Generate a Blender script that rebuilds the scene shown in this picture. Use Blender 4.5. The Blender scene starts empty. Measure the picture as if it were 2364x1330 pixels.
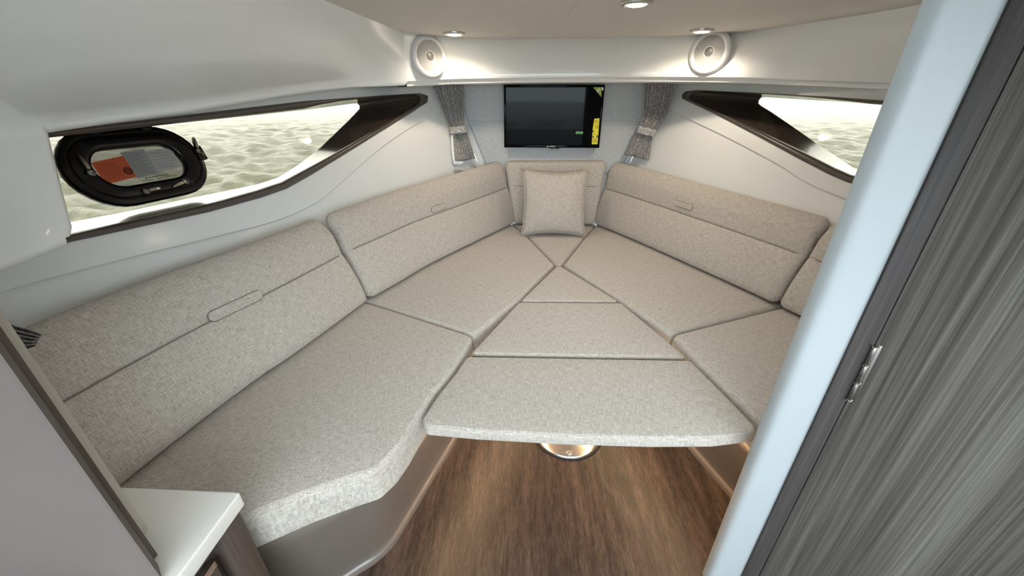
import bpy, bmesh, math, random
import numpy as np
from mathutils import Matrix, Vector
from mathutils.geometry import delaunay_2d_cdt

random.seed(4)
SC = bpy.context.scene
COL = SC.collection

# ------------------------------------------------------------------ camera
F = 890.0                                   # focal length in pixels of the 2364 x 1330 frame
PITCH = math.atan(F / 1802.0)
YAW = math.atan(43 * math.cos(PITCH) / F)
C = np.array([-0.143, 0.0, 1.21])
fw = np.array([-math.sin(YAW) * math.cos(PITCH), math.cos(YAW) * math.cos(PITCH), -math.sin(PITCH)])
rt = np.array([math.cos(YAW), math.sin(YAW), 0.0])
upv = np.cross(rt, fw)
cd = bpy.data.cameras.new('camera')
cam = bpy.data.objects.new('camera', cd)
COL.objects.link(cam)
cd.sensor_width = 36.0
cd.lens = F * 36.0 / 2364.0
cd.clip_start = 0.02
cd.clip_end = 1000
m = Matrix.Identity(4)
for i in range(3):
    m[i][0], m[i][1], m[i][2], m[i][3] = rt[i], upv[i], -fw[i], C[i]
cam.matrix_world = m
SC.camera = cam

# ------------------------------------------------------------------ sky and exposure
w = bpy.data.worlds.new('world')
SC.world = w
w.use_nodes = True
bg = w.node_tree.nodes['Background']
bg.inputs[0].default_value = (0.82, 0.95, 1.03, 1)
bg.inputs[1].default_value = 4.5
SC.view_settings.view_transform = 'Standard'
SC.view_settings.look = 'None'
SC.view_settings.gamma = 1
SC.view_settings.use_curve_mapping = False
SC.view_settings.exposure = 1.27

# ------------------------------------------------------------------ pixel helpers
def ray(x, y):
    return fw + rt * (x - 1182) / F - upv * (y - 665) / F
def PZ(x, y, z):
    d = ray(x, y); return C + d * (z - C[2]) / d[2]
def PY(x, y, Y):
    d = ray(x, y); return C + d * (Y - C[1]) / d[1]
def PX(x, y, X):
    d = ray(x, y); return C + d * (X - C[0]) / d[0]
def PP(x, y, n, p):
    d = ray(x, y); return C + d * (np.dot(np.array(p) - C, n) / np.dot(d, n))
def proj(P):
    v = np.array(P) - C; d = v @ fw
    return 1182 + F * (v @ rt) / d, 665 - F * (v @ upv) / d

# ------------------------------------------------------------------ materials
def nmat(name, color=(.8, .8, .8), rough=.5, metal=0.0, spec=.5, coat=0.0, emit=None, estr=0.0, coat_rough=.05):
    mt = bpy.data.materials.new(name); mt.use_nodes = True
    b = mt.node_tree.nodes['Principled BSDF']
    b.inputs['Base Color'].default_value = (*color, 1)
    b.inputs['Roughness'].default_value = rough
    b.inputs['Metallic'].default_value = metal
    b.inputs['Specular IOR Level'].default_value = spec
    b.inputs['Coat Weight'].default_value = coat
    b.inputs['Coat Roughness'].default_value = coat_rough
    if emit:
        b.inputs['Emission Color'].default_value = (*emit, 1)
        b.inputs['Emission Strength'].default_value = estr
    return mt
def N(mt, t, **kw):
    n = mt.node_tree.nodes.new(t)
    for k, v in kw.items(): setattr(n, k, v)
    return n
def L(mt, a, b): mt.node_tree.links.new(a, b)
def noise(mt, scale, vec_scale, detail=3.0, coord='Object', rough=.5, rot=(0, 0, 0), dist=0.0):
    tc = N(mt, 'ShaderNodeTexCoord'); mp = N(mt, 'ShaderNodeMapping')
    mp.inputs['Scale'].default_value = vec_scale
    mp.inputs['Rotation'].default_value = rot
    nz = N(mt, 'ShaderNodeTexNoise')
    nz.inputs['Scale'].default_value = scale; nz.inputs['Detail'].default_value = detail
    nz.inputs['Roughness'].default_value = rough; nz.inputs['Distortion'].default_value = dist
    L(mt, tc.outputs[coord], mp.inputs[0]); L(mt, mp.outputs[0], nz.inputs[0])
    return nz.outputs[0]
def ramp(mt, fac, stops):
    r = N(mt, 'ShaderNodeValToRGB'); e = r.color_ramp.elements
    while len(e) < len(stops): e.new(.5)
    for el, (p, c) in zip(e, stops): el.position = p; el.color = (*c, 1)
    L(mt, fac, r.inputs[0]); return r.outputs[0]
def math_(mt, op, a, b):
    n = N(mt, 'ShaderNodeMath', operation=op)
    for i, v in enumerate((a, b)):
        if isinstance(v, (int, float)): n.inputs[i].default_value = v
        else: L(mt, v, n.inputs[i])
    return n.outputs[0]
def bump(mt, h, strength, dist):
    n = N(mt, 'ShaderNodeBump'); n.inputs['Strength'].default_value = strength; n.inputs['Distance'].default_value = dist
    L(mt, h, n.inputs['Height'])
    L(mt, n.outputs[0], mt.node_tree.nodes['Principled BSDF'].inputs['Normal'])
def base(mt, col): L(mt, col, mt.node_tree.nodes['Principled BSDF'].inputs['Base Color'])

def fabric(name, lo, mid, hi, k=1.0, contrast=1.0):
    mt = nmat(name, mid, .9, spec=.2)
    mt.node_tree.nodes['Principled BSDF'].inputs['Sheen Weight'].default_value = .15
    a = noise(mt, 1.0, (600 * k, 46 * k, 1), 2, coord='UV')
    b = noise(mt, 1.0, (46 * k, 600 * k, 1), 2, coord='UV')
    c = noise(mt, 1.0, (330 * k, 330 * k, 1), 2, coord='UV')
    s = math_(mt, 'ADD', math_(mt, 'MULTIPLY', a, 1.05), math_(mt, 'MULTIPLY', b, 1.05))
    s = math_(mt, 'DIVIDE', math_(mt, 'ADD', s, math_(mt, 'MULTIPLY', c, .9)), 3.0)
    wdt = .11 / contrast
    col = ramp(mt, s, [(.5 - wdt, lo), (.5, mid), (.5 + wdt, hi)])
    base(mt, col); bump(mt, s, .25, .002)
    return mt

M = {}
M['linen'] = fabric('linen', (.325, .285, .245), (.47, .42, .368), (.62, .57, .515))
M['linen_blue'] = fabric('linen_wall', (.38, .395, .41), (.49, .505, .52), (.60, .615, .63))
M['thread'] = nmat('thread', (.20, .18, .155), .9)
M['gelcoat'] = nmat('gelcoat', (.715, .715, .705), .34, spec=.4, coat=.2, coat_rough=.12)
M['gelcoat_liner'] = nmat('gelcoat_liner', (.87, .87, .865), .28, spec=.5, coat=.5, coat_rough=.08)
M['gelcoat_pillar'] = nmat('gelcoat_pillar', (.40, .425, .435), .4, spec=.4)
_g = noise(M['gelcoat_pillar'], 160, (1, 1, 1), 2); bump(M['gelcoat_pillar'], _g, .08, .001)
M['headliner'] = nmat('headliner', (.70, .665, .62), .75, spec=.2)
_g = noise(M['headliner'], 500, (1, 1, 1), 2); bump(M['headliner'], _g, .1, .001)
M['taupe'] = nmat('taupe', (.165, .134, .114), .28, spec=.5, coat=.25)
M['brown'] = nmat('brown_gloss', (.055, .042, .034), .14, spec=.5, coat=.55)
M['brown_satin'] = nmat('brown_satin', (.082, .066, .056), .32, spec=.5)
M['black'] = nmat('black_plastic', (.004, .004, .005), .22, spec=.35)
M['screen'] = nmat('screen_glass', (.003, .003, .004), .04, spec=.08)
M['steel'] = nmat('brushed_steel', (.62, .60, .56), .3, 1.0)
_g = noise(M['steel'], 1.0, (30, 30, 900), 2); bump(M['steel'], _g, .04, .001)
M['hinge_steel'] = nmat('hinge_steel', (.26, .24, .22), .3, 1.0)
M['latch_steel'] = nmat('latch_steel', (.42, .39, .35), .32, 1.0)
M['chrome'] = nmat('chrome', (.75, .74, .72), .12, 1.0)
M['alu'] = nmat('satin_aluminium', (.78, .77, .75), .24, 1.0)
M['lens'] = nmat('lamp_lens', (1, .95, .85), .4, emit=(1, .86, .62), estr=14)
M['led'] = nmat('led_strip', (1, .9, .7), .4, emit=(1, .70, .40), estr=48)
M['speaker_white'] = nmat('speaker_white', (.66, .66, .68), .35)
M['speaker_grey'] = nmat('speaker_grey', (.30, .29, .29), .5)
M['grille_grey'] = nmat('grille_grey', (.47, .46, .46), .45)
M['cap_grey'] = nmat('cap_grey', (.16, .155, .15), .35)
M['counter'] = nmat('counter_white', (.80, .76, .70), .35)
M['satin_grey'] = nmat('satin_grey', (.125, .100, .092), .55, spec=.25)
_g = noise(M['satin_grey'], 900, (1, 1, 1), 1); bump(M['satin_grey'], _g, .05, .0006)
M['vinyl'] = nmat('beige_vinyl', (.46, .41, .35), .6)
M['copper'] = nmat('edge_band', (.62, .45, .36), .3, .6)
M['yellow'] = nmat('sticker_yellow', (.86, .74, .02), .5)
M['lime'] = nmat('sticker_lime', (.42, .52, .10), .5)
M['green'] = nmat('sticker_green', (.16, .50, .16), .5)
M['white'] = nmat('sticker_white', (.75, .75, .75), .5)
M['ink'] = nmat('ink', (.02, .02, .015), .6)
M['ink_grey'] = nmat('ink_grey', (.12, .12, .12), .6)
M['redlabel'] = nmat('label_red', (.50, .085, .03), .5)
M['redink'] = nmat('label_red_ink', (.22, .03, .012), .5)
M['greylabel'] = nmat('label_grey', (.30, .305, .295), .5)
M['greylabel2'] = nmat('label_pale_grey', (.40, .385, .38), .5)
M['lining'] = nmat('curtain_lining', (.78, .79, .82), .8)
M['rubber'] = nmat('rubber', (.012, .012, .012), .6)

def wood(name, stops, along, scale, rough, k=1.0, coat=0.0, detail=7):
    mt = nmat(name, stops[0][1], rough, spec=.12, coat=coat)
    sx = [16 * k] * 3; sx[along] = .55
    a = noise(mt, scale, tuple(sx), detail, rough=.65, dist=.5)
    sx2 = [70 * k] * 3; sx2[along] = 1.6
    b = noise(mt, scale, tuple(sx2), 5, rough=.65, dist=.7)
    sx3 = [3.2, 3.2, 3.2]; sx3[along] = .35
    c = noise(mt, scale, tuple(sx3), 2)
    s = math_(mt, 'ADD', math_(mt, 'MULTIPLY', a, .38), math_(mt, 'MULTIPLY', b, .40))
    s = math_(mt, 'ADD', s, math_(mt, 'MULTIPLY', c, .22))
    base(mt, ramp(mt, s, stops)); bump(mt, b, .12, .001)
    return mt
def floor_mat():
    mt = nmat('floor_vinyl', (.1, .07, .05), .40, spec=.4)
    a = noise(mt, 1.0, (34, 3.6, 1), 8, rough=.68, dist=.35)
    b = noise(mt, 1.0, (170, 22, 1), 6, rough=.7, dist=.4)
    c = noise(mt, 1.0, (7, 1.3, 1), 3)
    d = noise(mt, 1.0, (430, 48, 1), 5, rough=.7, dist=.3)
    s_ = math_(mt, 'ADD', math_(mt, 'MULTIPLY', a, .33), math_(mt, 'MULTIPLY', b, .27))
    s_ = math_(mt, 'ADD', s_, math_(mt, 'MULTIPLY', d, .20))
    s_ = math_(mt, 'ADD', s_, math_(mt, 'MULTIPLY', c, .20))
    base(mt, ramp(mt, s_, [(.40, (.012, .008, .007)), (.465, (.034, .022, .017)), (.52, (.064, .042, .032)), (.575, (.108, .074, .057)), (.65, (.19, .142, .115))]))
    bump(mt, b, .12, .001); return mt
M['floorwood'] = floor_mat()
M['doorwood'] = wood('grey_elm', [(.36, (.027, .023, .020)), (.46, (.066, .058, .051)), (.54, (.106, .095, .085)), (.66, (.185, .168, .154))], 2, 1.0, .62, 2.2)
M['framewood'] = wood('frame_elm', [(.36, (.034, .029, .028)), (.5, (.056, .048, .046)), (.64, (.088, .077, .073))], 2, 1.2, .5)
M['walnut'] = wood('walnut', [(.36, (.05, .036, .030)), (.5, (.088, .066, .055)), (.64, (.14, .11, .092))], 2, 1.5, .4)

def curtain_mat():
    mt = nmat('curtain_cloth', (.2, .19, .19), .9, spec=.2)
    a = noise(mt, 220, (1, 1, .5), 3)
    base(mt, ramp(mt, a, [(.38, (.20, .193, .192)), (.5, (.37, .36, .355)), (.62, (.58, .565, .56))]))
    bump(mt, a, .3, .002); return mt
M['curtain'] = curtain_mat()

def glass_mat(name, tint):
    mt = bpy.data.materials.new(name); mt.use_nodes = True
    nt = mt.node_tree; nt.nodes.clear()
    o = nt.nodes.new('ShaderNodeOutputMaterial'); t = nt.nodes.new('ShaderNodeBsdfTransparent')
    g = nt.nodes.new('ShaderNodeBsdfGlossy'); mx = nt.nodes.new('ShaderNodeMixShader'); fr = nt.nodes.new('ShaderNodeFresnel')
    t.inputs[0].default_value = tint; g.inputs['Roughness'].default_value = 0.02
    g.inputs[0].default_value = (.35, .35, .35, 1)
    fr.inputs[0].default_value = 1.22
    nt.links.new(fr.outputs[0], mx.inputs[0]); nt.links.new(t.outputs[0], mx.inputs[1]); nt.links.new(g.outputs[0], mx.inputs[2])
    nt.links.new(mx.outputs[0], o.inputs[0]); return mt
M['glass'] = glass_mat('window_glass', (.285, .243, .19, 1))
M['hatch_glass'] = glass_mat('hatch_glass', (.56, .56, .55, 1))

def sea_mat():
    mt = nmat('sea', (.115, .122, .085), .16, spec=.2)
    mt.node_tree.nodes['Principled BSDF'].inputs['IOR'].default_value = 1.33
    a = noise(mt, 1.0, (4, 4, 4), 6, rough=.62)
    bump(mt, a, .8, .10); return mt
M['sea'] = sea_mat()

# ------------------------------------------------------------------ mesh helpers
def mk(name, vf, mat, parent=None, sharp=40, uvf=None):
    v, f = vf
    me = bpy.data.meshes.new(name)
    me.from_pydata([tuple(map(float, p)) for p in v], [], [tuple(q) for q in f])
    bm = bmesh.new(); bm.from_mesh(me)
    bmesh.ops.remove_doubles(bm, verts=bm.verts, dist=1e-6)
    bmesh.ops.recalc_face_normals(bm, faces=bm.faces)
    bm.to_mesh(me); bm.free()
    me.polygons.foreach_set('use_smooth', [True] * len(me.polygons))
    if sharp: me.set_sharp_from_angle(angle=math.radians(sharp))
    me.materials.append(M[mat] if isinstance(mat, str) else mat)
    if uvf or mat in ('linen', 'linen_blue'):
        ul = me.uv_layers.new(name='UVMap')
        for pl in me.polygons:
            side = uvf is None and abs(pl.normal.z) < .55
            for li in pl.loop_indices:
                q = me.vertices[me.loops[li].vertex_index].co
                ul.data[li].uv = uvf(q) if uvf else ((q[0] - q[1]) * .8, q[2]) if side else (q[0], q[1])
    o = bpy.data.objects.new(name, me); COL.objects.link(o)
    if parent is not None: o.parent = parent
    return o
def tag(o, label, cat=None, group=None, kind=None):
    o['label'] = label
    if cat: o['category'] = cat
    if group: o['group'] = group
    if kind: o['kind'] = kind
    return o
def thing(name, label, cat, group=None):
    o = bpy.data.objects.new(name, None); COL.objects.link(o); o.empty_display_size = .05
    return tag(o, label, cat, group)
def at_base(o, loc):
    """put an empty at its thing's base; children keep their world places"""
    o.location = loc
    inv = Matrix.Translation(Vector(loc)).inverted()
    for ch in o.children: ch.matrix_parent_inverse = inv
def join(*parts):
    V, Fc = [], []
    for v, f in parts:
        n = len(V); V += list(v); Fc += [tuple(i + n for i in q) for q in f]
    return V, Fc
def loft(rings, closed=True, cap=True, cyc=False):
    n = len(rings[0]); V = [p for r in rings for p in r]; Fc = []
    R = len(rings)
    for i in range(R if cyc else R - 1):
        a, b = i * n, ((i + 1) % R) * n
        for j in range(n if closed else n - 1):
            k = (j + 1) % n
            Fc.append((a + j, a + k, b + k, b + j))
    if cap and closed and not cyc:
        Fc.append(tuple(range(n))[::-1]); Fc.append(tuple((R - 1) * n + j for j in range(n)))
    return V, Fc
def box(x0, x1, y0, y1, z0, z1, bev=0.0, seg=2):
    bm = bmesh.new()
    bmesh.ops.create_cube(bm, size=1)
    for v in bm.verts:
        v.co = Vector(((x0 + x1) / 2 + v.co.x * (x1 - x0), (y0 + y1) / 2 + v.co.y * (y1 - y0), (z0 + z1) / 2 + v.co.z * (z1 - z0)))
    if bev: bmesh.ops.bevel(bm, geom=list(bm.edges), offset=bev, segments=seg, affect='EDGES', profile=.5)
    bm.verts.index_update()
    r = ([tuple(v.co) for v in bm.verts], [tuple(v.index for v in f.verts) for f in bm.faces]); bm.free(); return r
def frame(vf, o, u, v, n):
    o, u, v, n = map(np.array, (o, u, v, n))
    return [tuple(o + u * p[0] + v * p[1] + n * p[2]) for p in vf[0]], vf[1]
def lathe(prof, seg=40):
    rings = [[(r * math.cos(2 * math.pi * k / seg), r * math.sin(2 * math.pi * k / seg), z) for k in range(seg)] for r, z in prof]
    return loft(rings)
def tube(path, r, seg=8, closed=False):
    P = [np.array(p, float) for p in path]; rings = []
    n = len(P)
    for i, p in enumerate(P):
        t = P[(i + 1) % n if closed else min(i + 1, n - 1)] - P[i - 1 if closed else max(i - 1, 0)]
        t = t / (np.linalg.norm(t) + 1e-12)
        a = np.cross(t, (0, 0, 1.0)) if abs(t[2]) < .9 else np.cross(t, (1.0, 0, 0))
        a /= np.linalg.norm(a); b = np.cross(t, a)
        rr = r[i] if hasattr(r, '__len__') else r
        rings.append([p + rr * (math.cos(q) * a + math.sin(q) * b) for q in [2 * math.pi * k / seg for k in range(seg)]])
    return loft(rings, cyc=closed)
def area2(p): return sum(p[i - 1][0] * p[i][1] - p[i][0] * p[i - 1][1] for i in range(len(p))) / 2
def inset(P, d):
    P = [np.array(p, float) for p in P]; n = len(P); out = []
    for i in range(n):
        a = P[i] - P[i - 1]; b = P[(i + 1) % n] - P[i]
        a /= np.linalg.norm(a); b /= np.linalg.norm(b)
        na = np.array([-a[1], a[0]]); nb = np.array([-b[1], b[0]])
        k = na + nb; q = 1 + na @ nb
        out.append(P[i] + d * k / max(q, .25))
    return out
def rounded(P, r, seg=5):
    P = [np.array(p, float) for p in P]; n = len(P); out = []
    for i in range(n):
        a = P[i - 1] - P[i]; b = P[(i + 1) % n] - P[i]
        la, lb = np.linalg.norm(a), np.linalg.norm(b); a /= la; b /= lb
        cs = float(np.clip(a @ b, -1, 1)); ang = math.acos(cs)
        if ang > math.radians(155): out.append(P[i]); continue
        t = min(r / math.tan(ang / 2), la * .45, lb * .45)
        p0, p1 = P[i] + a * t, P[i] + b * t
        for k in range(seg + 1):
            s = k / seg
            out.append((1 - s) ** 2 * p0 + 2 * s * (1 - s) * P[i] + s * s * p1)
    return out
def ring_of(P, d, R):
    """inset the sharp outline by d and round its corners; the point count stays the same"""
    Q = inset(P, d); n = len(P); out = []
    for i in range(n):
        a0 = np.array(P[i - 1]) - np.array(P[i]); b0 = np.array(P[(i + 1) % n]) - np.array(P[i])
        cs = a0 @ b0 / np.linalg.norm(a0) / np.linalg.norm(b0)
        if math.acos(float(np.clip(cs, -1, 1))) > math.radians(155): out.append(Q[i]); continue
        a = Q[i - 1] - Q[i]; b = Q[(i + 1) % n] - Q[i]
        la, lb = np.linalg.norm(a), np.linalg.norm(b); a /= la; b /= lb
        ang = math.acos(float(np.clip(a @ b, -1, 1)))
        t = min(max(R - d, .003) / math.tan(ang / 2), la * .4, lb * .4)
        p0, p1 = Q[i] + a * t, Q[i] + b * t
        for k in range(6):
            s = k / 5
            out.append((1 - s) ** 2 * p0 + 2 * s * (1 - s) * Q[i] + s * s * p1)
    return out
def slab(P, z0, z1, rt_=.018, rb=.01, R=.02, crown=.004, fn=None, wave=None):
    """cushion-like slab on a plan outline; fn maps (u, v, w) to the world"""
    if area2(P) < 0: P = P[::-1]
    spec = []
    for k in range(4):
        q = math.pi / 2 * k / 3; spec.append((rb * (1 - math.sin(q)), z0 + rb * (1 - math.cos(q))))
    for k in range(6):
        q = math.pi / 2 * k / 5; spec.append((rt_ * (1 - math.cos(q)), z1 - rt_ + rt_ * math.sin(q)))
    fn = fn or (lambda u, v, w: (u, v, w))
    rings = [[fn(p[0], p[1], z) for p in ring_of(P, d, R)] for d, z in spec]
    if not crown: return loft(rings)
    body = loft(rings, cap=False)
    n = len(rings[0]); body[1].append(tuple(range(n))[::-1])
    ring = [tuple(map(float, p)) for p in ring_of(P, rt_, R)]
    A_ = np.array(ring); B_ = np.roll(A_, -1, 0); D_ = B_ - A_; L2 = (D_ ** 2).sum(1) + 1e-12
    def bd(p):
        p = np.array(p); t = np.clip(((p - A_) * D_).sum(1) / L2, 0, 1)
        return float(np.sqrt((((A_ + D_ * t[:, None]) - p) ** 2).sum(1)).min())
    pts = [Vector(p) for p in ring]; edges = [(i, (i + 1) % n) for i in range(n)]
    st = .03
    for x in np.arange(A_[:, 0].min() + st / 2, A_[:, 0].max(), st):
        for y in np.arange(A_[:, 1].min() + st / 2, A_[:, 1].max(), st):
            if inside((x, y), ring) and bd((x, y)) > .010: pts.append(Vector((x, y)))
    v, e, f, *_ = delaunay_2d_cdt(pts, edges, [], 0, 1e-6)
    Fc = []
    for q in f:
        c = sum((v[i] for i in q), Vector((0, 0))) / len(q)
        if inside(c, ring): Fc.append(tuple(q))
    used = sorted({i for q in Fc for i in q}); mp = {i: k for k, i in enumerate(used)}
    V = []
    for i in used:
        d = bd(v[i]); k = min(d / .09, 1); z = z1 + crown * k * (2 - k)
        if wave: z += wave(v[i][0], v[i][1], d)
        V.append(fn(v[i][0], v[i][1], z))
    return join(body, (V, [tuple(mp[i] for i in q) for q in Fc]))
def seam_ring(P, z, d, R, r=.0014, fn=None):
    if area2(P) < 0: P = P[::-1]
    fn = fn or (lambda u, v, w: (u, v, w))
    return tube([fn(p[0], p[1], z) for p in ring_of(P, d, R)], r, 6, True)
def dens(P, n):
    P = [np.array(p, float) for p in P]; out = []
    for a, b in zip(P[:-1], P[1:]):
        for k in range(n): out.append(a + (b - a) * k / n)
    return out + [P[-1]]
def catmull(P, n=6):
    P = [np.array(p, float) for p in P]; out = []
    for i in range(len(P) - 1):
        p0 = P[i - 1] if i else 2 * P[0] - P[1]; p1, p2 = P[i], P[i + 1]
        p3 = P[i + 2] if i + 2 < len(P) else 2 * P[-1] - P[-2]
        for k in range(n):
            t = k / n
            out.append(.5 * ((2 * p1) + (p2 - p0) * t + (2 * p0 - 5 * p1 + 4 * p2 - p3) * t * t + (3 * p1 - p0 - 3 * p2 + p3) * t ** 3))
    return out + [P[-1]]
def inside(p, poly):
    c = False; n = len(poly); x, y = p
    for i in range(n):
        x1, y1 = poly[i]; x2, y2 = poly[i - 1]
        if (y1 > y) != (y2 > y) and x < (x2 - x1) * (y - y1) / (y2 - y1) + x1: c = not c
    return c
def text_mesh(body, size):
    cu = bpy.data.curves.new('txt', 'FONT'); cu.body = body; cu.size = size; cu.align_x = 'CENTER'; cu.align_y = 'CENTER'; cu.extrude = .0001
    o = bpy.data.objects.new('txt', cu); COL.objects.link(o)
    me = bpy.data.meshes.new_from_object(o.evaluated_get(bpy.context.evaluated_depsgraph_get()))
    r = ([tuple(v.co) for v in me.vertices], [tuple(p.vertices) for p in me.polygons])
    bpy.data.objects.remove(o); bpy.data.curves.remove(cu); bpy.data.meshes.remove(me)
    return r

# ------------------------------------------------------------------ hull side surface (x as a function of y and z)
LO = np.array([(2.44, .45), (2.1, .65), (1.75, .83), (1.4, .98), (1.0, 1.09), (.6, 1.17), (.2, 1.21), (-.3, 1.23), (-1.5, 1.25)])[::-1]
HI = np.array([(2.44, .68), (2.1, .88), (1.75, 1.04), (1.4, 1.17), (1.0, 1.27), (.6, 1.34), (.2, 1.38), (-.3, 1.40), (-1.5, 1.42)])[::-1]
def smooth_curve(A):
    c = np.array(catmull(A, 12)); return c
LO, HI = smooth_curve(LO), smooth_curve(HI)
def W(y, z):
    l = np.interp(y, LO[:, 0], LO[:, 1]); h = np.interp(y, HI[:, 0], HI[:, 1]); k = (z - .85) / .45
    return l + (h - l) * (k if k > 0 else k * .5)
def H(x, y, s, off=0.0):
    d = ray(x, y); a, b = .05, 8.0
    for _ in range(45):
        q = (a + b) / 2; p = C + d * q
        if s * p[0] - W(p[1], p[2]) - off < 0: a = q
        else: b = q
    return C + d * a
def HS(s, y, z, off=0.0): return np.array([s * (W(y, z) + off), y, z])

def sheet(poly, holes, s, off, step=.08):
    """triangulated sheet on the hull surface; poly and holes in (y, z)"""
    pts = []; edges = []
    def addloop(l):
        n = len(pts)
        for p in l: pts.append(Vector((float(p[0]), float(p[1]))))
        for i in range(len(l)): edges.append((n + i, n + (i + 1) % len(l)))
    addloop(poly)
    for h in holes: addloop(h)
    ys = [p[0] for p in poly]; zs = [p[1] for p in poly]
    y = min(ys) + step / 2
    while y < max(ys):
        z = min(zs) + step / 2
        while z < max(zs):
            if inside((y, z), poly) and not any(inside((y, z), h) for h in holes): pts.append(Vector((y, z)))
            z += step
        y += step
    v, e, f, *_ = delaunay_2d_cdt(pts, edges, [], 0, 1e-5)
    Fc = []
    for q in f:
        c = sum((v[i] for i in q), Vector((0, 0))) / len(q)
        if inside(c, poly) and not any(inside(c, h) for h in holes): Fc.append(tuple(q))
    used = sorted({i for q in Fc for i in q}); mp = {i: k for k, i in enumerate(used)}
    return [HS(s, v[i][0], v[i][1], off) for i in used], [tuple(mp[i] for i in q) for q in Fc]

def mk_sheet(name, vf, mat, s, parent=None):
    v, f = vf
    me = bpy.data.meshes.new(name)
    f2 = []
    for q in f:
        a, b, c = (np.array(v[i]) for i in q[:3])
        f2.append(tuple(q) if np.cross(b - a, c - a)[0] * s < 0 else tuple(q)[::-1])
    me.from_pydata([tuple(map(float, p)) for p in v], [], f2)
    me.polygons.foreach_set('use_smooth', [True] * len(me.polygons))
    nn = []
    e = .03
    for p in v:
        y = min(max(p[1], -1.4), 2.40); z = max(p[2], .9)
        gy = (W(y + e, z) - W(y - e, z)) / 2 / e; gz = (W(y, z + e) - W(y, z - e)) / 2 / e
        q = Vector((-s, gy, gz)).normalized(); nn.append(q)
    me.normals_split_custom_set_from_vertices(nn)
    me.materials.append(M[mat])
    o = bpy.data.objects.new(name, me); COL.objects.link(o)
    if parent is not None: o.parent = parent
    return o

# ================================================================== STRUCTURE
# floor
fl = mk('floor', box(-1.15, 1.15, -1.5, 2.1, -.03, 0), 'floorwood')
tag(fl, 'dark brown wood-look vinyl cabin floor', kind='structure')

# ------------------------------------------------------------------ window outlines (outer edge, glass edge), matched pairs of pixels
PORT = [((60, 309), (60, 326)), ((95, 305), (95, 321)), ((400, 268), (400, 287)), ((700, 233), (700, 255)), ((900, 219), (812, 240)),
        ((968, 215), (825, 239)), ((986, 221), (830, 244)), ((985, 236), (830, 251)), ((960, 252), (818, 264)), ((900, 290), (788, 293)),
        ((800, 352), (740, 340)), ((720, 401), (690, 380)), ((660, 435), (640, 411)), ((600, 456), (590, 427)), ((480, 489), (480, 449)),
        ((300, 528), (300, 487)), ((165, 557), (158, 514)), ((115, 570), (110, 525))]
STAR = [((1577, 228), (1751, 239)), ((1576, 219), (1752, 232)), ((1584, 211), (1757, 226)), ((1610, 208), (1767, 225)), ((1700, 212), (1800, 227)), ((1900, 222), (1930, 235)),
        ((2090, 235), (2090, 247)), ((2230, 246), (2230, 258)), ((2230, 470), (2230, 448)), ((2100, 453), (2100, 425)), ((2005, 432), (2010, 403)),
        ((1960, 421), (1968, 386)), ((1920, 404), (1938, 366)), ((1850, 368), (1885, 331)), ((1750, 314), (1828, 291)), ((1650, 262), (1780, 258)), ((1590, 234), (1757, 244))]
CREASE_P = [(-200, 722), (0, 668), (250, 603), (490, 545), (620, 512), (700, 480), (760, 440), (870, 345), (950, 290), (1015, 255)]
CREASE_S = [(2300, 535), (2100, 492), (1985, 466), (1900, 435), (1850, 410), (1800, 378), (1700, 325), (1600, 277), (1545, 250)]
DEPTH = .16
ZC = 1.46
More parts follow.
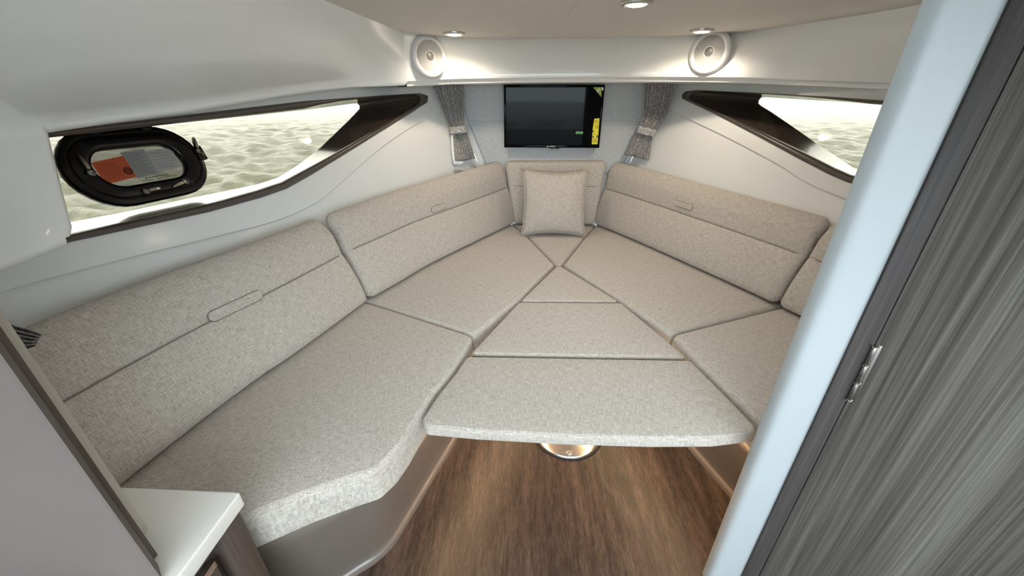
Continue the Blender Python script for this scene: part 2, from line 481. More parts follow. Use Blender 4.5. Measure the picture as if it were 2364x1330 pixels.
for s, pairs, crease, nm, n_ in ((-1, PORT, CREASE_P, 'left', 1), (1, STAR, CREASE_S, 'right', 2)):
    k = 4
    pr = []
    for i in range(len(pairs)):
        (a, b), (c_, d_) = pairs[i], pairs[(i + 1) % len(pairs)]
        for q in range(k):
            t = q / k
            pr.append((np.array(a) * (1 - t) + np.array(c_) * t, np.array(b) * (1 - t) + np.array(d_) * t))
    O = [H(*a, s) for a, b in pr]; G = [H(*b, s, DEPTH) for a, b in pr]
    Oyz = [(p[1], p[2]) for p in O]; Gyz = [(p[1], p[2]) for p in G]
    # base liner
    poly = [(y, -.02) for y in np.linspace(-1.5, 2.44, 40)] + [(2.44, z) for z in np.linspace(.06, 1.45, 14)] + [(y, ZC) for y in np.linspace(2.44, -1.5, 40)]
    wl = mk_sheet('wall_' + nm, sheet(poly, [Oyz], s, 0), 'gelcoat', s)
    tag(wl, 'smooth white moulded hull side liner on the ' + ('porthole' if s < 0 else 'door') + ' side', kind='structure')
    # raised surround above the crease
    cr = [H(*q, s) for q in (crease if s < 0 else crease[::-1])]
    if s > 0: cr = cr[::-1]
    cr = [np.array(p) for p in catmull([(p[1], p[2]) for p in cr], 6)]
    poly2 = [tuple(p) for p in cr] + [(2.435, cr[-1][1] + .05)] + [(y, 1.335) for y in np.linspace(2.43, cr[0][0], 30)]
    sh = sheet(poly2, [Oyz], s, -.008)
    rim = [[HS(s, p[0], p[1], -.008), HS(s, p[0], p[1] - .003, -.0065), HS(s, p[0], p[1] - .005, -.003), HS(s, p[0], p[1] - .004, .004)] for p in cr]
    sr = mk_sheet('trim_%d' % n_, sh, 'gelcoat', s)
    mk('rolled_edge', loft(rim, closed=False), 'gelcoat', sr, sharp=0)
    tag(sr, 'raised white window surround panel on the ' + ('porthole' if s < 0 else 'door') + ' side', kind='structure')
    # window: brown lip, sill recess and glass
    win = bpy.data.objects.new('window_%d' % n_, None); COL.objects.link(win)
    tag(win, ('long pointed cabin window with the black porthole in it' if s < 0 else 'long pointed cabin window beside the wooden door'), kind='structure')
    rings = []
    for (a, b), o_, g_ in zip(pr, O, G):
        def mid(t, off):
            q = np.array(a) * (1 - t) + np.array(b) * t; return H(*q, s, off)
        tl = min(.93, 19.0 / max(float(np.linalg.norm(np.array(a) - np.array(b))), 1))
        rings.append([HS(s, o_[1], o_[2], -.004), mid(tl * .07, -.016), mid(tl * .25, -.021), mid(tl * .55, -.021), mid(tl * .8, -.014), mid(tl * .95, .0), mid(tl, .012), mid(tl + (1 - tl) * .5, DEPTH * .55), g_])
    mk('window_lip', loft([r[:7] for r in rings], closed=False, cyc=True), 'brown_satin', win, sharp=0)
    mk('window_reveal', loft([r[6:] for r in rings], closed=False, cyc=True), 'brown', win, sharp=0)
    gl = mk('glass_pane', sheet(Gyz, [], s, DEPTH - .002, .12), 'glass', win, sharp=0)
    at_base(win, tuple(O[0]))
    if s < 0: PW = win

# ------------------------------------------------------------------ bow bulkhead
bw = []
for z in np.linspace(-.02, 1.46, 14): bw.append([(x * W(2.44, z), 2.44, z) for x in np.linspace(-1, 1, 9)])
wf = mk('wall_front', loft(bw, closed=False), 'gelcoat', sharp=0)
tag(wf, 'white bow bulkhead behind the curtains', kind='structure')

# header, lights ceiling and starboard upper side: top line T at the ceiling, bottom line B
ZC = 1.46
HT = catmull([(-.695, 1.94), (-.60, 2.045), (-.46, 2.125), (-.3, 2.152), (-.097, 2.157), (.2, 2.155), (.46, 2.13), (.64, 2.07), (.768, 1.985), (.87, 1.80), (.968, 1.604), (1.019, 1.40), (1.06, 1.0), (1.08, .66)], 6)
def onray(q, z=None, X=None, Y=None): return PX(*q, X) if X is not None else PY(*q, Y)
HBp = [onray((940, 186), X=-.70), onray((985, 184), Y=2.035), onray((1045, 181), Y=2.105), onray((1120, 179.5), Y=2.13), onray((1250, 178), Y=2.135), onray((1370, 177), Y=2.135),
       onray((1480, 176), Y=2.125), onray((1590, 176), Y=2.07), onray((1700, 177), X=.735), onray((1775, 180), X=.84), onray((1835, 182), X=.91), onray((2000, 187), X=1.03), onray((2100, 190), X=1.10), onray((2250, 196), X=1.17)]
HB = catmull(HBp, 6)
def strip(T, B, rim):
    rings = []
    for t, b in zip(T, B):
        t = np.array(t); b = np.array(b)
        r = [t + (b - t) * k / 5 for k in range(6)]
        rings.append(r + rim(b))
    return loft(rings, closed=False)
def rim_head(b):
    o = np.array([b[0], b[1] - .6, 0]); o /= np.linalg.norm(o)
    dz = np.array([0, 0, 1.0])
    return [b - dz * .003 + o * .001, b - dz * .005 + o * .004, b - dz * .006 + o * .012, b - dz * .010 + o * .017, b - dz * .022 + o * .020, b - dz * .024 + o * .026, b - dz * .022 + o * .5]
HT3 = [np.array([p[0], p[1], ZC]) for p in HT]
hd = mk('trim_3', strip(HT3, HB, rim_head), 'gelcoat_liner', sharp=50)
tag(hd, 'glossy cream white header running above the curtains and the door-side window', kind='structure')

# port upper liner that comes down behind the window's aft end
AB = [((940, 186), None), ((820, 191), -.14), ((700, 203), -.14), ((550, 225), -.135), ((405, 247), -.13), ((250, 266), -.125), ((93, 287), -.12)]
ABp = [onray((940, 186), X=-.70)] + [H(*q, -1, o) for q, o in AB[1:]]
AT = [(-.695, 1.94), (-.715, 1.62), (-.735, 1.33), (-.747, 1.10), (-.757, .95), (-.767, .80), (-.775, .66)]
AT3 = [np.array([x, y, ZC]) for x, y in AT]
ABc, ATc = catmull(ABp, 5), catmull(AT3, 5)
NR = 10
def bowed(t, b, bulge):
    """section from ceiling line to lower edge, bulging a little towards the cabin"""
    n = np.array([.6, -.1, -.75]); out = []
    for k in range(NR + 1):
        q = k / NR; out.append(t + (b - t) * q + n * bulge * math.sin(math.pi * q))
    return out
def rimA(b, d2):
    o = np.array([-1.0, .15, 0]); o /= np.linalg.norm(o); d2 = np.array(d2, float)
    r = .022; out = []
    for k in range(1, 6):
        q = math.pi / 2 * k / 5
        out.append(b + o * r * (1 - math.cos(q)) + d2 * r * math.sin(q) * .9)
    out.append(b + o * .18 + d2 * r * .9)
    return out
R1 = []
for i, (t, b) in enumerate(zip(ATc, ABc)):
    k = i / (len(ATc) - 1)
    R1.append(bowed(t, b, .0 + .03 * k) + rimA(b, (0, 0, -1)))
p1 = loft(R1, closed=False)
# aft patch: everything behind the pillar edge
edge = [(93, 287), (101, 320), (110, 358), (120, 398), (131, 443), (144, 490), (155, 530), (151, 549)]
EP = [H(*q, -1, -.12) for q in edge]
low = [(151, 549), (80, 577), (0, 606), (-120, 654)]
cols = []
LP = [H(*q, -1, -.12) for q in low] + [HS(-1, .2, .87, -.12), HS(-1, -.4, .85, -.12), HS(-1, -1.5, .85, -.12)]
yk = [p[1] for p in LP]
tops = [np.array([-.775 - .02 * max(0, .66 - y), min(y, .66), ZC]) for y in yk]
tops[0] = ATc[-1]; tops[1] = np.array([-.777, .60, ZC])
R2 = []
for i, (lp, tp) in enumerate(zip(LP, tops)):
    kk = bowed(tp, ABc[-1] if i == 0 else HS(-1, lp[1] + .02 / (i), ABc[-1][2], -.12), .03)
    dn = []
    for j, e in enumerate(EP[1:]):
        f_ = (e[2] - EP[0][2]) / (EP[-1][2] - EP[0][2])
        if i == 0: dn.append(e)
        else:
            top = kk[-1]; dn.append(HS(-1, top[1] + (lp[1] - top[1]) * f_, top[2] + (lp[2] - top[2]) * f_, -.12))
    R2.append(kk + dn + rimA(dn[-1], (0, 0, -1)))
p2 = loft(R2, closed=False)
R3 = [[e] + rimA(e, (0, 1, 0)) for e in EP]
p3 = loft(R3, closed=False)
al = mk('trim_4', join(p1, p2, p3), 'gelcoat_liner', sharp=0)
tag(al, 'big smooth white overhead liner above the porthole window', kind='structure')

# ceiling
cout = [(-1.45, -.80), (1.45, -.80), (1.45, 1.2), (.76, 2.46), (-.76, 2.46), (-1.45, 1.2)]
cin = [(-.27, .53), (.33, .53), (.33, .90), (.33, 1.13), (-.27, 1.13), (-.27, .90)]
ce = mk('ceiling', loft([[(*p, ZC - .001) for p in cout], [(*p, ZC - .001) for p in cin], [(*p, ZC + .03) for p in cin], [(*p, ZC + .03) for p in cout]], cyc=True), 'headliner', sharp=30)
hw = bpy.data.objects.new('window_3', None); COL.objects.link(hw)  # hatch out of view, added to bring daylight onto the cushion tops
tag(hw, 'unseen square hatch added in the cabin ceiling to let in daylight', kind='structure')
mk('added_hatch_frame', loft([[(x * q + .03, y * q + .83, z) for x, y in ((-.3, -.3), (.3, -.3), (.3, .3), (-.3, .3))] for q, z in ((1.09, ZC - .001), (1.08, ZC - .010), (1.0, ZC - .010), (.985, ZC - .006), (.985, ZC + .05), (1.09, ZC + .05))], cap=False), 'gelcoat', hw, sharp=30)
mk('added_hatch_pane', box(-.268, .328, .532, 1.128, ZC + .035, ZC + .043), 'hatch_glass', hw)
at_base(hw, (.03, .83, ZC))
tag(ce, 'warm grey fabric cabin ceiling', kind='structure')
sa, sb = PZ(1350, -30, ZC - .002), PZ(1311, 38, ZC - .002)
sm = mk('ceiling_seam', tube([sa, sb], .0022, 6), 'headliner', ce)

# aft shell behind the camera
tag(mk('wall_back', box(-1.2, 1.2, -1.54, -1.5, 0, .80, .01), 'gelcoat'), 'low white bulkhead below the companionway', kind='structure')

# ------------------------------------------------------------------ starboard pillar, frame and door
def extr(poly, z0, z1): return loft([[(p[0], p[1], z) for p in poly] for z in (z0, z1)])
pil = rounded([(.369, .655), (.369, .614), (.440, .6115), (.60, .58), (.60, .66)], .022, 6)
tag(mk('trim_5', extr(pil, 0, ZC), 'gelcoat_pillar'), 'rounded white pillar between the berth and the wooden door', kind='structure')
tag(mk('wall_bulkhead', box(.46, 1.12, .632, .66, 0, ZC), 'gelcoat'), 'white bulkhead behind the wooden door', kind='structure')
hd_ = math.radians(-15)
du = np.array([math.cos(hd_), math.sin(hd_), 0]); dn_ = np.array([math.sin(hd_), -math.cos(hd_), 0])   # dn_ points to the cabin aft
o0 = np.array([.444, .6105, 0])
def rib(u0, u1, n0, n1, z0, z1, bev=.001): return frame(box(u0, u1, n0, n1, z0, z1, bev), o0, du, dn_, (0, 0, 1))
dfm = thing('door_frame', 'dark grey-brown wooden door post beside the white pillar', 'door frame')
mk('post', rib(0, .0335, -.02, .006, 0, ZC), 'framewood', dfm)
mk('rebate', rib(.0335, .044, -.02, -.0125, 0, ZC, 0), 'black', dfm)
at_base(dfm, tuple(o0))
dr = thing('cabin_door', 'grey striped wood-grain cabin door with a steel hinge', 'door')
mk('door_panel', rib(.0365, .66, -.012, .004, .015, ZC - .01), 'doorwood', dr)
hz1 = PP(1981, 792, dn_, o0 + dn_ * .006)[2]; hz0 = PP(1928, 915, dn_, o0 + dn_ * .006)[2]
hg = mk('hinge', join(*[frame(lathe([(0, 0), (.0036, 0), (.0042, .001), (.0042, hh - .001), (.0036, hh), (0, hh)], 16), o0 + du * .034 + dn_ * .0095 + np.array([0, 0, z_]), du, dn_, (0, 0, 1))
     for z_, hh in [(hz0 + (hz1 - hz0) * k / 3 + .001, (hz1 - hz0) / 3 - .002) for k in range(3)]]), 'hinge_steel', dr)
mk('hinge_leaf', rib(.036, .047, .0035, .0052, hz0, hz1, .0005), 'hinge_steel', hg)
for k in range(4):
    z_ = hz0 + (hz1 - hz0) * k / 3
    mk('washer', frame(lathe([(0, -.001), (.0055, -.001), (.0055, .001), (0, .001)], 16), o0 + du * .034 + dn_ * .0095 + np.array([0, 0, z_]), du, dn_, (0, 0, 1)), 'chrome', hg)
at_base(dr, tuple(o0 + du * .3))

# ================================================================== SEATING
PB = [(-.21, 2.373), (-.23, 2.335), (-.423, 1.982), (-.59, 1.671), (-.675, 1.468), (-.749, 1.30), (-.837, .96), (-.883, .816), (-.92, .656), (-.947, .502), (-.96, .425)]
SB = [(.252, 2.378), (.27, 2.345), (.467, 1.993), (.626, 1.678), (.727, 1.475), (.797, 1.325), (.848, 1.194), (.885, 1.0), (.915, .83), (.935, .675)]
def outward(line, d, s):
    P = [np.array(p) for p in line]; out = []
    for i, p in enumerate(P):
        t = P[min(i + 1, len(P) - 1)] - P[max(i - 1, 0)]; t /= np.linalg.norm(t)
        n = np.array([t[1], -t[0]])
        if n[0] * s < 0: n = -n
        out.append(p + n * d)
    return out
PBo, SBo = outward(PB, .09, -1), outward(SB, .09, 1)
SZ = .495
def seat(name, poly, z0, z1, label, group=None, rt_=.02, R=.02, crown=.004):
    poly = [np.array(p, float) for p in poly]
    if area2(poly) < 0: poly = poly[::-1]
    poly = inset(poly, .0018)
    o = thing(name, label, 'cushion', group)
    mk('cover', slab(poly, z0, z1 - crown, rt_, .008, R, crown), 'linen', o)
    mk('seam', seam_ring(poly, z1 - crown - .0015, rt_ * .72, R, .0013), 'linen', o)
    at_base(o, (float(np.mean([p[0] for p in poly])), float(np.mean([p[1] for p in poly])), z0))
    return o
jb, jf = (-.749, 1.30), (-.318, 1.089)
seat('seat_cushion', [tuple(p) for p in PBo[5:10]] + [(-1.03, .432), (-.685, .432), (-.585, .494), (-.513, .531), (-.462, .553), (-.437, .595), (-.422, .645), (-.410, .71), (-.391, .80), (-.359, .893), (-.336, .985), jf, jb], .395, SZ,
     'large grey-beige seat cushion beside the white countertop', rt_=.016, R=.03)
seat('seat_cushion', [jb] + [tuple(p) for p in PBo[5:0:-1]] + [(-.259, 2.41), (-.15, 2.16), (-.012, 1.735), (-.18, 1.342), jf], .395, SZ,
     'grey-beige seat cushion between the porthole side backrest and the table cushions', R=.009)
jbs, jfs = (.797, 1.325), (.349, 1.128)
seat('seat_cushion', [jbs] + [tuple(p) for p in SBo[5:0:-1]] + [(.299, 2.42), (.19, 2.16), (.030, 1.735), (.236, 1.358), jfs], .395, SZ,
     'grey-beige seat cushion between the door side backrest and the table cushions', R=.009)
seat('seat_cushion', [jbs] + [tuple(p) for p in SBo[5:]] + [(1.0, .672), (.458, .672), (.440, .715), (.425, .80), (.407, .87), (.380, .98), jfs], .395, SZ,
     'grey-beige seat cushion partly behind the white pillar', R=.03)
seat('seat_cushion', [(-.252, 2.41), (.291, 2.41), (.183, 2.15), (.022, 1.728), (-.004, 1.728), (-.143, 2.15)], .395, SZ - .003,
     'small triangular bow seat cushion under the throw pillow', R=.006)
# table cushions
TG = 'padded infill cushions on the table'
seat('table_cushion', [(.010, 1.715), (-.012, 1.70), (-.172, 1.350), (.228, 1.362), (.03, 1.70)], .453, .489, 'smallest tapered table cushion at the tip of the table', TG, .012, .012, .002)
seat('table_cushion', [(-.177, 1.343), (.232, 1.355), (.363, 1.000), (-.322, .990)], .453, .490, 'middle table cushion with puckered aft edge', TG, .012, .015, .003)
seat('table_cushion', [(-.328, .982), (.366, .992), (.396, .87), (.412, .80), (.428, .728), (.418, .700), (.308, .680), (.154, .672), (-.05, .671), (-.258, .677), (-.386, .686), (-.403, .715), (-.384, .80), (-.352, .893)], .453, .490,
     'widest table cushion with a gently bowed front edge', TG, .012, .02, .003)

# table
tb = thing('pedestal_table', 'cabin table on a flared aluminium floor pedestal under the cushions', 'table')
mk('table_top', slab([(.01, 1.64), (-.012, 1.63), (-.30, .99), (-.35, .80), (-.365, .745), (-.05, .715), (.154, .715), (.385, .745), (.365, .87), (.335, .99), (.028, 1.63)], .428, .4525, .004, .004, .02, 0), 'counter', tb)
BC = (.030, 1.152)
def trans(vf, o): return [(p[0] + o[0], p[1] + o[1], p[2] + o[2]) for p in vf[0]], vf[1]
mk('column', trans(lathe([(0, .05), (.038, .05), (.038, .38), (.034, .385), (.034, .425), (0, .425)], 32), (*BC, 0)), 'alu', tb)
ft = mk('base_flange', trans(lathe([(0, 0), (.139, 0), (.139, .009), (.136, .013), (.120, .019), (.098, .029), (.078, .042), (.060, .060), (.050, .075), (.050, .09), (0, .09)], 64), (*BC, 0)), 'alu', tb)
mk('gasket', trans(lathe([(.12, .0002), (.1425, .0002), (.1425, .004), (.12, .004)], 48), (*BC, 0)), 'rubber', ft)
for k in range(6):
    a = math.radians(-92 + 60 * k); r_ = .120
    p_ = (BC[0] + r_ * math.cos(a), BC[1] + r_ * math.sin(a), .008)
    mk('screw_recess', trans(lathe([(0, 0), (.0125, 0), (.0125, .012), (.0118, .0128), (.0102, .0128), (.0095, .009), (0, .009)], 20), p_), 'alu', ft)
    mk('screw', trans(lathe([(0, .008), (.0075, .008), (.0070, .012), (.004, .0135), (.0035, .0115), (0, .0115)], 16), p_), 'chrome', ft)
at_base(tb, (*BC, 0))

# seat bases: panels that lean out from the floor to the cushion edge
def seat_base(label, top, bot, s):
    o = thing('bench_plinth', label, 'plinth')
    top, bot = catmull(top, 5), catmull(bot, 5)
    def sec(t, b):
        t = np.array([*t, .386]); b = np.array([*b, .0])
        n = np.array([-s * .9, -.35, 0]); n /= np.linalg.norm(n)
        inn = b - n * .012
        r = [t + np.array([s * .3, .0, 0]), t]
        r += [t + (inn + np.array([0, 0, .030]) - t) * q for q in (.2, .4, .6, .8, .97)]
        r += [inn + np.array([0, 0, .026]) + n * .002, inn + np.array([0, 0, .022]) + n * .008, b + np.array([0, 0, .016]), b + np.array([0, 0, .0005])]
        return r
    rings = [sec(t, b) for t, b in zip(top, bot)]
    mk('panel', loft([r[:8] for r in rings], closed=False), 'taupe', o, sharp=0)
    mk('toe_rail', loft([r[7:] for r in rings], closed=False), 'taupe', o, sharp=0)
    at_base(o, (float(bot[len(bot) // 2][0]), float(bot[len(bot) // 2][1]), 0))
    return [np.array([*t, .386]) for t in top]
ptop = seat_base('taupe seat base panel under the porthole side cushions', [(-.06, 1.80), (-.20, 1.45), (-.345, 1.10), (-.385, .90), (-.435, .72), (-.452, .665), (-.478, .615), (-.52, .58), (-.60, .522), (-.70, .455), (-.74, .43)],
    [(-.14, 1.95), (-.28, 1.53), (-.402, 1.10), (-.461, .90), (-.514, .72), (-.533, .672), (-.562, .633), (-.60, .602), (-.68, .537), (-.80, .455), (-.84, .43)], -1)
stop_ = seat_base('taupe seat base panel under the door side cushions', [(.10, 1.80), (.24, 1.45), (.372, 1.10), (.425, .88), (.465, .76), (.485, .70), (.50, .665)],
    [(.20, 1.95), (.36, 1.48), (.481, 1.10), (.552, .885), (.595, .755), (.62, .68), (.625, .665)], 1)
for pth, lab in ((ptop[2:24], 'warm glowing strip light under the porthole side seat edge'), (stop_[2:], 'warm glowing strip light under the door side seat edge')):
    led = mk('strip_light', tube([p + np.array([.006 if p[0] < 0 else -.006, 0, .004]) for p in pth], .0028, 6), 'led')
    tag(led, lab, 'strip light', 'strip lights under the seats')

# backrests
def zt(y): return float(np.interp(y, [0, 1.2, 1.8, 2.33], [.815, .815, .835, .868]))
def lean(y): return float(np.interp(y, [0, 1.7, 2.33], [.135, .135, .085]))
def face_pt(p, n, y, t, proud=0.0):
    """point on the front face at height fraction t"""
    h = zt(y) - .500; l = lean(y)
    o = l * (t ** 1.05) - .012 * math.sin(math.pi * min(t / .62, 1)) * (t < .62) - .010 * math.sin(math.pi * (t - .62) / .5) * (t >= .62)
    z = .500 + h * t
    nn = np.array([n[0], n[1], 0])
    return np.array([p[0], p[1], 0]) + nn * o + np.array([0, 0, z]) - nn * proud * .92 + np.array([0, 0, proud * .38])
SEAM_T = .60
def backrest(label, line, s, tab_px=None, group=None):
    o = thing('backrest_cushion', label, 'backrest', group)
    ln = catmull(line, 8)
    seglen = [0]
    for a, b in zip(ln[:-1], ln[1:]): seglen.append(seglen[-1] + float(np.linalg.norm(b - a)))
    T = seglen[-1]; RD = .028
    ss = [RD * (1 - math.cos(math.pi / 2 * k / 5)) for k in range(6)]
    stn = ss + list(np.linspace(RD, T - RD, 26)[1:-1]) + [T - x for x in ss[::-1]]
    def at(d):
        x = np.interp(d, seglen, [p[0] for p in ln]); y = np.interp(d, seglen, [p[1] for p in ln])
        e = .03; d0, d1 = max(d - e, 0), min(d + e, T)
        t = np.array([np.interp(d1, seglen, [p[0] for p in ln]) - np.interp(d0, seglen, [p[0] for p in ln]), np.interp(d1, seglen, [p[1] for p in ln]) - np.interp(d0, seglen, [p[1] for p in ln])])
        t /= np.linalg.norm(t); n = np.array([t[1], -t[0]])
        if n[0] * s < 0: n = -n
        return np.array([x, y]), n, t
    ts = [.10, .16, .22, .30, .38, .46, .54, SEAM_T - .022, SEAM_T - .010, SEAM_T - .003, SEAM_T + .003, SEAM_T + .010, SEAM_T + .022, .68, .74, .80, .85]
    rings = []
    for d in stn:
        p, n, t = at(d); y = p[1]
        h = zt(y) - .5; l = lean(y); nn = np.array([n[0], n[1], 0]); b = np.array([p[0], p[1], .5])
        prof = [b + nn * .030, b + nn * .012 + np.array([0, 0, .004]), b + nn * .003 + np.array([0, 0, .013])]
        for q in ts:
            f_ = face_pt(p, n, y, q)
            g = abs(q - SEAM_T)
            if g < .004: f_ = f_ + nn * .0055
            elif g < .012: f_ = f_ + nn * .002
            prof.append(f_)
        top = b + nn * l + np.array([0, 0, h])
        prof += [top + nn * (-.004) + np.array([0, 0, -.022]), top + nn * .008 + np.array([0, 0, -.009]), top + nn * .026 + np.array([0, 0, -.001]), top + nn * .034, top + nn * .041 + np.array([0, 0, -.006]), top + nn * .043 + np.array([0, 0, -.022]),
                 b + nn * .072 + np.array([0, 0, .02]), b + nn * .066]
        e = min(d, T - d); ins = RD - math.sqrt(max(RD ** 2 - (RD - min(e, RD)) ** 2, 0))
        cen = b + nn * (l * .5 + .030) + np.array([0, 0, h * .5])
        if ins > 1e-6:
            nf = np.array([nn[0] * .92, nn[1] * .92, -.38]); uf = np.array([nn[0] * .38, nn[1] * .38, .92])
            q2 = []
            for P_ in prof:
                v = P_ - cen; a_, c_ = v @ nf, v @ uf; r0 = v - a_ * nf - c_ * uf
                ka, kc = 1 - ins / .048, 1 - ins / (h * .52)
                q2.append(cen + r0 + nf * a_ * max(ka, .1) + uf * c_ * kc)
            prof = q2
        rings.append(prof)
    LN = np.array(ln)
    def buv(co):
        q = np.array([co[0], co[1]]); i = int(((LN - q) ** 2).sum(1).argmin())
        i0 = min(max(i, 1), len(LN) - 1); a_ = LN[i0 - 1]; t_ = LN[i0] - a_; l_ = np.linalg.norm(t_); t_ = t_ / l_
        w_ = q - a_; return (seglen[i0 - 1] + float(w_ @ t_), co[2] + .38 * abs(float(w_[0] * t_[1] - w_[1] * t_[0])))
    mk('cover', loft(rings), 'linen', o, sharp=0, uvf=buv)
    path = [face_pt(at(d)[0], at(d)[1], at(d)[0][1], SEAM_T, -.0030) for d in np.linspace(.03, T - .03, 40)]
    mk('seam', tube(path, .0016, 6), 'thread', o)
    if tab_px:
        best = None
        for d in np.linspace(.05, T - .05, 200):
            for q in np.linspace(.4, .8, 40):
                p, n, t = at(d); P_ = face_pt(p, n, p[1], q)
                x, y = proj(P_); e = (x - tab_px[0][0]) ** 2 + (y - tab_px[0][1]) ** 2
                if best is None or e < best[0]: best = (e, d, q)
        _, d, q = best; hl, hw = tab_px[1], .0125
        p, n, t = at(d); nf = None
        def tp(a, b_, pr_):
            p, n, t = at(d + a); hgt = zt(p[1]) - .5
            return face_pt(p, n, p[1], q + b_ / hgt, pr_)
        out = [(-hl + hw - hw * math.sin(k * math.pi / 10), hw * math.cos(k * math.pi / 10)) for k in range(11)] + [(x, -hw) for x in np.linspace(-hl + hw, hl - hw, 9)[1:-1]] + \
              [(hl - hw + hw * math.sin(k * math.pi / 10), -hw * math.cos(k * math.pi / 10)) for k in range(11)] + [(x, hw) for x in np.linspace(hl - hw, -hl + hw, 9)[1:-1]]
        tab = mk('pull_tab', loft([[tp(a, b_, -.003) for a, b_ in out], [tp(a, b_, .0035) for a, b_ in out], [tp(a * .985, b_ * .85, .0050) for a, b_ in out], [tp(a * .97, b_ * .5, .0054) for a, b_ in out]]), 'linen', o)
        mk('tab_stitching', tube([tp(a * 1.012, b_ * 1.07, .0008) for a, b_ in out], .0014, 6, True), 'thread', tab)
    mid = at(T / 2)[0]
    at_base(o, (float(mid[0]), float(mid[1]), .5))
def cut(line, y0, y1):
    """piece of a back line between two y values"""
    ys = [p[1] for p in line][::-1]; xs = [p[0] for p in line][::-1]
    out = [(np.interp(y0, ys, xs), y0)] + [p for p in line[::-1] if y0 + .02 < p[1] < y1 - .02] + [(np.interp(y1, ys, xs), y1)]
    return out
backrest('long grey-beige backrest cushion beside the white countertop, under the porthole', cut(PB, .43, 1.298), -1, ((549, 702), .076))
backrest('grey-beige backrest cushion on the porthole side next to the bow backrest', cut(PB, 1.303, 2.352), -1, ((1014, 480), .055))
backrest('grey-beige backrest cushion on the door side next to the bow backrest', cut(SB, 1.327, 2.36), 1, ((1577, 475), .055))
backrest('grey-beige backrest cushion half behind the white pillar', cut(SB, .68, 1.322), 1)
# bow backrest
bb = thing('backrest_cushion', 'grey-beige bow backrest cushion behind the throw pillow', 'backrest')
bpoly = [(-.231, .500), (.271, .500), (.306, .878), (-.287, .872)]
mk('cover', slab(bpoly, -.425, -.338, .022, .012, .03, .004, fn=lambda u, v, w: (u, -w + 2.0, v)), 'linen', bb, uvf=lambda p: (p[0], p[2] + .3 * p[1]))
mk('seam', tube([(x, 2.3345, .738) for x in np.linspace(-.235, .255, 12)], .0016, 6), 'thread', bb)
at_base(bb, (.02, 2.40, .5))

# throw pillow
pw = thing('throw_pillow', 'square grey linen throw pillow leaning on the bow backrest', 'pillow')
def pillow():
    n = 30; V = []; Fc = []; a = .182
    for side in (1, -1):
        b0 = len(V)
        for i in range(n + 1):
            for j in range(n + 1):
                u = -1 + 2 * i / n; v = -1 + 2 * j / n
                x = a * u * (1 - .085 * (1 - v * v)); y = a * v * (1 - .105 * (1 - u * u))
                t = .064 * max((1 - u * u) * (1 - v * v), 0) ** .42
                wr = .003 * math.sin(9 * u + 5 * v) * math.sin(7 * v - 3 * u) * (1 - abs(u * v)) + .004 * math.exp(-((abs(u) - .85) ** 2 + (abs(v) - .8) ** 2) / .03) * math.sin(40 * (u + v))
                V.append((x, y, side * (t + (wr if 0 < i < n and 0 < j < n else 0))))
        for i in range(n):
            for j in range(n):
                q = b0 + i * (n + 1) + j; Fc.append((q, q + 1, q + n + 2, q + n + 1))
    rim_ = [V[k] for k in list(range(0, n + 1)) + [i * (n + 1) + n for i in range(1, n + 1)] + [n * (n + 1) + j for j in range(n - 1, -1, -1)] + [i * (n + 1) for i in range(n - 1, 0, -1)]]
    return (V, Fc), rim_
pv, prim = pillow()
al_ = math.radians(16)
pu, pvv = np.array([.9995, .02, -.012]), np.array([0, math.sin(al_), math.cos(al_)])
pn = np.cross(pu, pvv); pn /= np.linalg.norm(pn)
pc = np.array([.002, 2.185, .672])
mk('cover', frame(pv, pc, pu, pvv, pn), 'linen', pw, sharp=0, uvf=lambda p: (p[0], p[2] * 1.03))
mk('piping', frame(tube(prim, .003, 6, True), pc, pu, pvv, pn), 'linen', pw)
at_base(pw, (.016, 2.13, .5))

# ================================================================== BOW WALL OBJECTS
fp = thing('wall_panel', 'pale blue-grey linen wall panel in two padded halves behind the television', 'wall panel')
yw = 2.436
def wxz(px, py, Y=2.415): p = PY(px, py, Y); return (p[0], p[2])
zs = PY(1280, 284, 2.415)[2]
up_ = [(-.585, 1.32), (-.50, zs + .001), (.50, zs + .001), (.60, 1.32)]
lo_ = [(-.50, zs - .001), (-.39, .80), (.40, .80), (.50, zs - .001)]
for P_ in (up_, lo_):
    mk('panel_half', slab(P_, -.436, -.414, .010, .004, .012, .003, fn=lambda u, v, w: (u, -w + 2.0, v)), 'linen_blue', fp, uvf=lambda p: (p[0], p[2] + .3 * p[1]))
mk('seam_band', box(-.50, .50, 2.4115, 2.416, zs - .010, zs + .010, .001), 'linen_blue', fp, uvf=lambda p: (p[0], p[2] + .3 * p[1]))
at_base(fp, (0, 2.436, .8))

# television
tv = thing('television', 'slim black flat television with stickers on its glossy screen', 'television')
TVY = 2.36
c0, c1, c2, c3 = (PY(*q, TVY) for q in ((1162, 197), (1395, 195), (1385, 340), (1165, 342)))
x0 = (c0[0] + c3[0]) / 2; x1 = (c1[0] + c2[0]) / 2; z1 = (c0[2] + c1[2]) / 2; z0 = (c2[2] + c3[2]) / 2
mk('housing', box(x0, x1, TVY, 2.40, z0, z1, .004), 'black', tv)
bz = mk('bezel', join(box(x0, x1, TVY - .006, TVY + .002, z1 - .012, z1, .003), box(x0, x1, TVY - .006, TVY + .002, z0, z0 + .016, .003), box(x0, x0 + .012, TVY - .006, TVY + .002, z0, z1, .003), box(x1 - .012, x1, TVY - .006, TVY + .002, z0, z1, .003)), 'screen', tv)
scn = mk('screen', box(x0 + .010, x1 - .010, TVY - .0025, TVY + .001, z0 + .014, z1 - .010), 'screen', tv)
mk('receiver_bump', box((x0 + x1) / 2 - .01, (x0 + x1) / 2 + .045, TVY - .004, TVY + .01, z0 - .006, z0 + .002, .002), 'black', tv)
